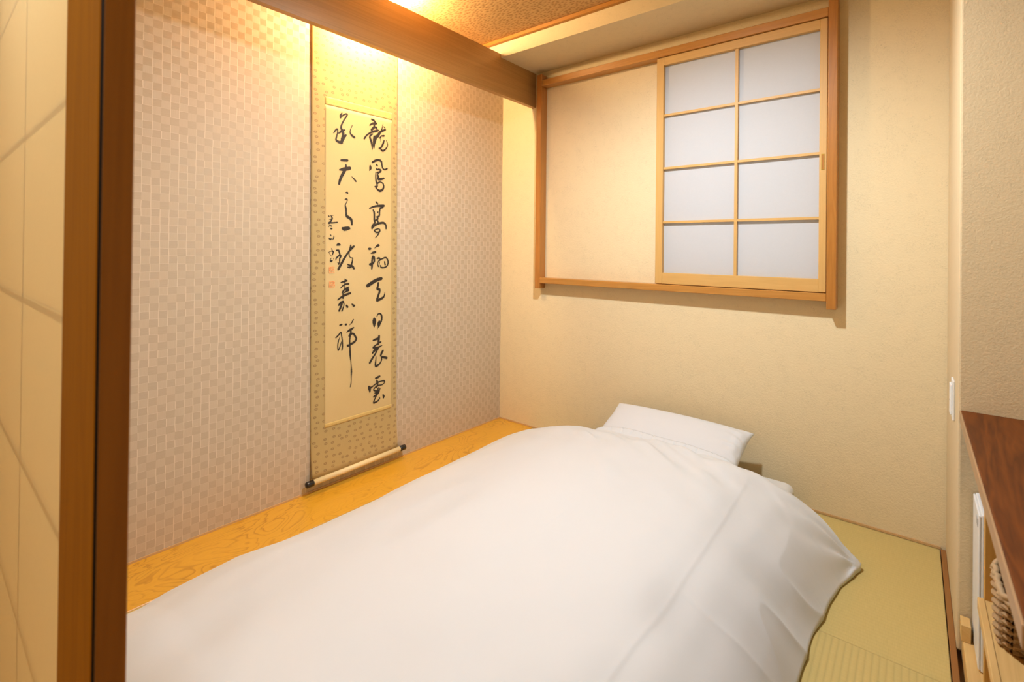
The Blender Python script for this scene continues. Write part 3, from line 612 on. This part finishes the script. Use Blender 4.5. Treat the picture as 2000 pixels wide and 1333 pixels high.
def duvet():
    nx, ny = 430, 430
    U, V = np.meshgrid(np.linspace(0, 1, nx), np.linspace(0, 1, ny), indexing='ij')
    Y0, Y1 = 0.20, 2.10
    Yg = Y0 + (Y1 - Y0) * V
    yk = [0.20, 0.41, 0.48, 0.56, 0.67, 0.79, 0.95, 1.17, 1.45, 1.80, 2.06, 2.10]
    xl = np.interp(Yg, yk, [-1.76, -1.752, -1.774, -1.783, -1.792, -1.762, -1.750, -1.752, -1.768, -1.786, -1.806, -1.800])
    xr = np.interp(Yg, [0.20, 1.40, 1.53, 1.65, 1.83, 1.94, 2.03, 2.10], [-0.235, -0.222, -0.216, -0.212, -0.197, -0.180, -0.152, -0.146])
    xr = xr + 0.005 * vnoise(Yg * 5.0, Yg * 0, 21) * (Yg < 1.75)
    # denser sampling is not needed: plain lerp across
    X = xl + (xr - xl) * U
    # far edge bows: lower at both corners
    Yg = Yg + 0.0 * U
    prof_x = [-1.83, -1.806, -1.768, -1.681, -1.544, -1.414, -1.293, -1.124, -0.85, -0.66, -0.554, -0.456, -0.336, -0.255, -0.194, -0.156, -0.140]
    prof_z = [0.004, 0.014, 0.050, 0.106, 0.174, 0.218, 0.250, 0.276, 0.290, 0.291, 0.285, 0.268, 0.222, 0.163, 0.093, 0.030, 0.006]
    # stretch the profile between the actual hems
    s = (X - xl) / (xr - xl); xp = -1.806 + s * (-0.146 + 1.806)
    # cubic smoothing of the profile
    xs = np.linspace(-1.83, -0.14, 400); zs = np.interp(xs, prof_x, prof_z)
    k = np.hanning(25); k /= k.sum(); zsm = np.convolve(np.pad(zs, 12, mode='reflect', reflect_type='odd'), k, mode='valid')
    Z = np.interp(xp, xs, zsm)
    # ends: the far hem rolls down over the pillow, the near hem falls
    far = np.clip((2.10 - Yg) / 0.16, 0, 1); farz = 0.80 + 0.20 * np.sqrt(1 - (1 - far) ** 2)
    near = np.clip((Yg - 0.20) / 0.18, 0, 1); nearz = 0.35 + 0.65 * np.sqrt(1 - (1 - near) ** 2)
    Z = Z * farz * nearz
    cen = np.clip(np.minimum(U, 1 - U) * 5, 0, 1)
    # loft: broad soft billows
    Z += cen * 0.010 * vnoise(X * 3.1 + 5, Yg * 2.3 + 3, 1) + cen * 0.0045 * vnoise(X * 7.5, Yg * 5.2, 2)
    Z -= cen * 0.020 * np.exp(-((X + 1.22) / 0.16) ** 2) * np.clip((1.3 - Yg) / 0.9, 0, 1)
    # drape folds on the right side, deeper towards the hem, running down the slope
    side = np.clip((X + 0.52) / 0.30, 0, 1)
    low = np.clip((1.98 - Yg) / 0.22, 0.0, 1)
    rid = 1 - 2.2 * np.abs(vnoise(Yg * 7.5 + 1.1 * vnoise(X * 3, Yg * 3, 31) - X * 1.6, X * 1.5 + 7, 3)) ** 0.8
    rid2 = vnoise(Yg * 15 - X * 3, X * 2 + 3, 33)
    d = side * (0.4 + 0.6 * side) * low * (0.017 * rid + 0.006 * rid2)
    edge_in = np.clip((1 - U) / 0.035, 0, 1)
    Z += d * (0.25 + 0.75 * edge_in); X = X + 0.15 * d
    Z += np.clip((X + 0.62) / 0.25, 0, 1) * np.clip((-0.22 - X) / 0.1, 0, 1) * 0.010 * vnoise(X * 5 + 2, Yg * 6 + 4, 14) * low
    # creases fanning out of the far right corner
    dx, dy = X + 0.15, Yg - 2.08
    ang = np.arctan2(-dx, -dy + 1e-6); rr = np.hypot(dx, dy)
    Z += 0.010 * np.sin(ang * 15 + 0.6) * np.exp(-rr / 0.16) * np.clip(rr / 0.05, 0, 1)
    # wrinkles where it meets the pillow
    pz = np.exp(-((Yg - 1.98) / 0.13) ** 2) * np.exp(-((X + 0.85) / 0.42) ** 2)
    Z += pz * 0.016 * vnoise(X * 13 + Yg * 16, Yg * 7 - X * 4, 5)
    pz2 = np.exp(-((Yg - 1.7) / 0.25) ** 2) * np.exp(-((X + 0.75) / 0.35) ** 2)
    Z += pz2 * 0.007 * vnoise(X * 9 + Yg * 9, Yg * 4 - X * 4, 6)
    # left hem ripple
    lh = np.clip(1 - U / 0.10, 0, 1)
    Z += lh * 0.006 * vnoise(X * 4, Yg * 11, 7)
    # pressed fold lines of the cover
    wob = 0.004 * np.sin(Yg * 4)
    line = np.exp(-((X + 0.463 + wob) / 0.005) ** 2) * np.clip((Yg - 0.3) / 0.3, 0, 1) * np.clip((2.0 - Yg) / 0.08, 0, 1)
    Z += 0.0012 * line + 0.0016 * (1 / (1 + np.exp(-(X + 0.463 + wob) / 0.003)) - 0.5) * -1 * np.exp(-((X + 0.463) / 0.06) ** 2) * np.clip((2.0 - Yg) / 0.08, 0, 1)
    line2 = np.exp(-((X + 0.833) / 0.005) ** 2) * np.exp(-((Yg - 1.21) / 0.10) ** 2)
    Z += 0.0016 * line2
    # corner ears of the cover
    ear = np.exp(-((U - 1) / 0.016) ** 2) * np.exp(-((Yg - 2.085) / 0.030) ** 2)
    X = X + 0.012 * ear; Yg = Yg + 0.006 * ear; Z = Z + 0.010 * ear
    Z = np.maximum(Z, 0.008)
    # underside follows mattress and floor
    d_in = np.minimum(X + 1.385, -0.380 - X); sup = 0.131 * np.clip(d_in / 0.02 + 1.0, 0, 1)
    sup = np.where((X > -1.40) & (X < -0.365), sup, 0.0)
    sup = np.maximum(sup, 0.004)
    inset = np.clip(np.minimum.reduce([U, 1 - U, V * 2, (1 - V) * 2]) * 30, 0, 1)
    Zb = np.minimum(Z - 0.003 - 0.010 * inset, np.maximum(sup, Z - 0.09))
    # hem on the right hangs a little above the mat
    Zb = np.maximum(Zb, 0.0035)
    Z = np.maximum(Z, Zb + 0.002)
    # where the duvet lies on the pillow's front it rides over it
    co = np.empty(len(PILLOW.data.vertices) * 3); PILLOW.data.vertices.foreach_get('co', co); co = co.reshape(-1, 3) + np.array(PILLOW.location)
    H = np.zeros((200, 80)); ix = np.clip(((co[:, 0] + 1.25) / 0.004).astype(int), 0, 199); iy = np.clip(((co[:, 1] - 1.98) / 0.005).astype(int), 0, 79)
    np.maximum.at(H, (ix, iy), co[:, 2])
    for _ in range(3): H = np.maximum.reduce([H, np.roll(H, 1, 0), np.roll(H, -1, 0), np.roll(H, 1, 1), np.roll(H, -1, 1)])
    gx = np.clip(((X + 1.25) / 0.004).astype(int), 0, 199); gy = np.clip(((Yg - 1.98) / 0.005).astype(int), 0, 79)
    ins = (X > -1.25) & (X < -0.46) & (Yg > 1.98); hp = np.where(ins, H[gx, gy], 0.0)
    hp = np.where(hp > 0, hp + 0.003, 0.0)
    Zb = np.maximum(Zb, hp); Z = np.maximum(Z, Zb + np.where(hp > 0, 0.010, 0.002))
    T = np.stack([X, Yg, Z], -1); B = np.stack([X, Yg, Zb], -1)
    return grid_mesh('duvet', T, M['cloth'], None, closed=B)
tag(duvet(), 'large puffy white duvet spread over the futon', 'duvet')

# ================================================================== right side: counter, shelves, basket, white unit, switch
ct = empty('counter', (0.40, 1.34, 0.0), 'dark reddish brown wooden counter top beside the wall pier at the right', 'counter')
box('counter_top', 0.104, 0.719, 0.83, YP - 0.001, 0.6368, 0.6668, M['counter'], ct, 0.0015)
box('edge_strip', 0.1005, 0.104, 0.83, YP - 0.001, 0.6368, 0.6660, M['counter_edge_sheen'], ct, 0.0008)  # edge reflection painted as a paler strip
sh = empty('shelf_unit', (0.40, 1.2, 0.0), 'open light wooden shelf unit under the dark counter', 'shelf')
box('side_panel', 0.128, 0.70, 1.545, 1.565, 0.060, 0.636, M['shelf_z'], sh, 0.001)
box('side_panel', 0.128, 0.70, 0.84, 0.86, 0.060, 0.636, M['shelf_z'], sh, 0.001)
box('shelf_board', 0.128, 0.70, 0.86, 1.545, 0.300, 0.320, M['shelf'], sh, 0.001)
box('shelf_edge', 0.116, 0.128, 0.86, 1.545, 0.296, 0.322, M['shelf'], sh, 0.001)
box('bottom_board', 0.128, 0.70, 0.86, 1.545, 0.060, 0.080, M['shelf'], sh, 0.001)
box('back_panel', 0.70, 0.712, 0.84, 1.565, 0.060, 0.636, M['shelf_z'], sh)
box('plinth', 0.108, 0.70, 0.84, 1.845, 0.0, 0.060, M['shelf'], sh, 0.0015)
box('plinth_block', 0.104, 0.124, 1.800, 1.846, 0.060, 0.104, M['shelf'], sh, 0.001)
wu = empty('white_unit', (0.28, 1.77, 0.06), 'slim white panelled unit standing under the far end of the counter', 'appliance')
box('body', 0.134, 0.44, 1.692, 1.846, 0.062, 0.452, M['white'], wu, 0.003, 2)
box('front_panel', 0.129, 0.134, 1.694, 1.844, 0.066, 0.448, M['white'], wu, 0.0015)
box('grip', 0.1275, 0.129, 1.705, 1.735, 0.415, 0.435, M['grey'], wu)

def basket():
    b = empty('wicker_basket', (0.23, 1.40, 0.32), 'small brown wicker basket standing on the shelf', 'basket')
    z0, z1 = 0.322, 0.446
    def ring(t_, off=0.0, n=72):
        x0, x1 = 0.138 - 0.004 * t_ - off, 0.330 + 0.010 * t_ + off
        y0, y1 = 1.372 - 0.066 * t_ - off, 1.462 + 0.004 * t_ + off
        r = 0.018; P = []
        per = [(x0 + r, y0), (x1 - r, y0), (x1, y0 + r), (x1, y1 - r), (x1 - r, y1), (x0 + r, y1), (x0, y1 - r), (x0, y0 + r)]
        per = [np.array(p) for p in per] + [np.array(per[0])]
        d = np.array([0] + list(np.cumsum([np.linalg.norm(per[i + 1] - per[i]) for i in range(8)])))
        for s in np.linspace(0, d[-1], n, endpoint=False):
            i = min(np.searchsorted(d, s, side='right') - 1, 7); u = (s - d[i]) / (d[i + 1] - d[i]); P.append(per[i] * (1 - u) + per[i + 1] * u)
        return P
    n = 72; rows = 13
    bm = bmesh.new()
    for r_ in range(rows):
        t_ = (r_ + 0.5) / rows; z = z0 + (z1 - z0) * t_
        base = ring(t_, 0.0, n); outer = ring(t_, 0.0028, n); inner = ring(t_, -0.0028, n)
        pts = []
        for k in range(n):
            q = outer if (k // 2 + r_) % 2 == 0 else inner
            pts.append((q[k][0], q[k][1], z))
        pts.append(pts[0]); bm_tube(bm, pts, 0.0046, 5, cap=False)
    me = bpy.data.meshes.new('weave'); bm.to_mesh(me); bm.free(); link('weave', me, M['wicker'], b)['kind'] = 'stuff'
    bot, top = ring(0.0, 0, n), ring(1.0, 0, n)
    for k in range(0, n, 2):
        tube('stake', [(bot[k][0], bot[k][1], z0), (top[k][0], top[k][1], z1)], 0.0024, M['wicker'], b, 5)
    bm = bmesh.new()
    for dz in (0.0, 0.007):
        pts = [(p[0] + 0.002 * math.sin(k * 2.1 + dz * 300), p[1] + 0.002 * math.cos(k * 2.1), z1 + dz + 0.003 * math.sin(k * 1.57 + dz * 450)) for k, p in enumerate(top)]
        bm_tube(bm, pts + [pts[0]], 0.0058, 6, cap=False)
    me = bpy.data.meshes.new('rim'); bm.to_mesh(me); bm.free(); link('rim', me, M['wicker_dark'], b)
    box('base', 0.142, 0.326, 1.376, 1.458, 0.3205, 0.326, M['wicker'], b)
basket()

sw = empty('light_switch', (XR, 2.035, 0.65), 'white switch plate on the narrow wall at the right', 'switch')
box('plate', XR - 0.0055, XR, 2.000, 2.070, 0.596, 0.716, M['white'], sw, 0.0018, 2)
box('rocker', XR - 0.0105, XR - 0.0055, 2.013, 2.057, 0.610, 0.702, M['white'], sw, 0.0015, 2)
box('indicator', XR - 0.0110, XR - 0.0105, 2.030, 2.034, 0.650, 0.654, M['grey'], sw)

# ================================================================== lamps
AX, AY = -1.890, 1.390
al = empty('alcove_lamp', (AX, AY, ZC), 'glowing warm bulb on the ceiling behind the alcove lintel', 'lamp')
lathe('socket', [(0.030, 0.0), (0.030, -0.006), (0.018, -0.012), (0.016, -0.026)], (AX, AY, ZC), M['white'], al, 24)
lathe('bulb', [(0.006, -0.0995), (0.016, -0.0965), (0.026, -0.089), (0.032, -0.078), (0.034, -0.066), (0.031, -0.052), (0.025, -0.040), (0.017, -0.030), (0.015, -0.026)], (AX, AY, ZC), emissive('warm_bulb', ALC_C, ALC_E), al, 24)
ML = (-0.76, 1.33)
cl = empty('ceiling_lamp', (ML[0], ML[1], ZC), 'small round ceiling lamp above the futon', 'lamp')
lathe('base_plate', [(0.055, 0.0), (0.055, -0.006), (0.045, -0.012)], (*ML, ZC), M['white'], cl, 32)
lp = lamp('ceiling_lamp_light', (0, 0, -0.052), MAIN_W, MAIN_C, 0.038, 178); lp.parent = cl
M['lens'] = emissive('lamp_lens', (1.0, 0.95, 0.88), 12.0)
LENS = [(0.006, -0.020), (0.022, -0.0185), (0.034, -0.015), (0.040, -0.012)]
lathe('lens', LENS, (*ML, ZC), M['lens'], cl, 32)
hl = empty('added_entrance_lamp', (0.10, -0.28, ZC), 'added unseen ceiling lamp of the entrance behind the camera', 'lamp')  # unseen fixture, added to light the pier and counter
lathe('base_plate', [(0.055, 0.0), (0.055, -0.006), (0.045, -0.012)], (0.10, -0.28, ZC), M['white'], hl, 32)
lp = lamp('added_entrance_light', (0, 0, -0.06), HALL_FILL_W, HALL_FILL_C, 0.045, 178); lp.parent = hl
hl2 = empty('added_entrance_lamp', (-0.95, -0.13, ZC), 'added unseen ceiling lamp close to the paper sliding door', 'lamp')  # second unseen fixture, added to brighten the top of the door paper
lathe('base_plate', [(0.055, 0.0), (0.055, -0.006), (0.045, -0.012)], (-0.95, -0.13, ZC), M['white'], hl2, 32)
lp = lamp('added_entrance_light', (0, 0, -0.06), 52.0, HALL_FILL_C, 0.045, 178); lp.parent = hl2
lathe('lens', LENS, (0.10, -0.28, ZC), M['lens'], hl, 32)
lathe('lens', LENS, (-0.95, -0.13, ZC), M['lens'], hl2, 32)
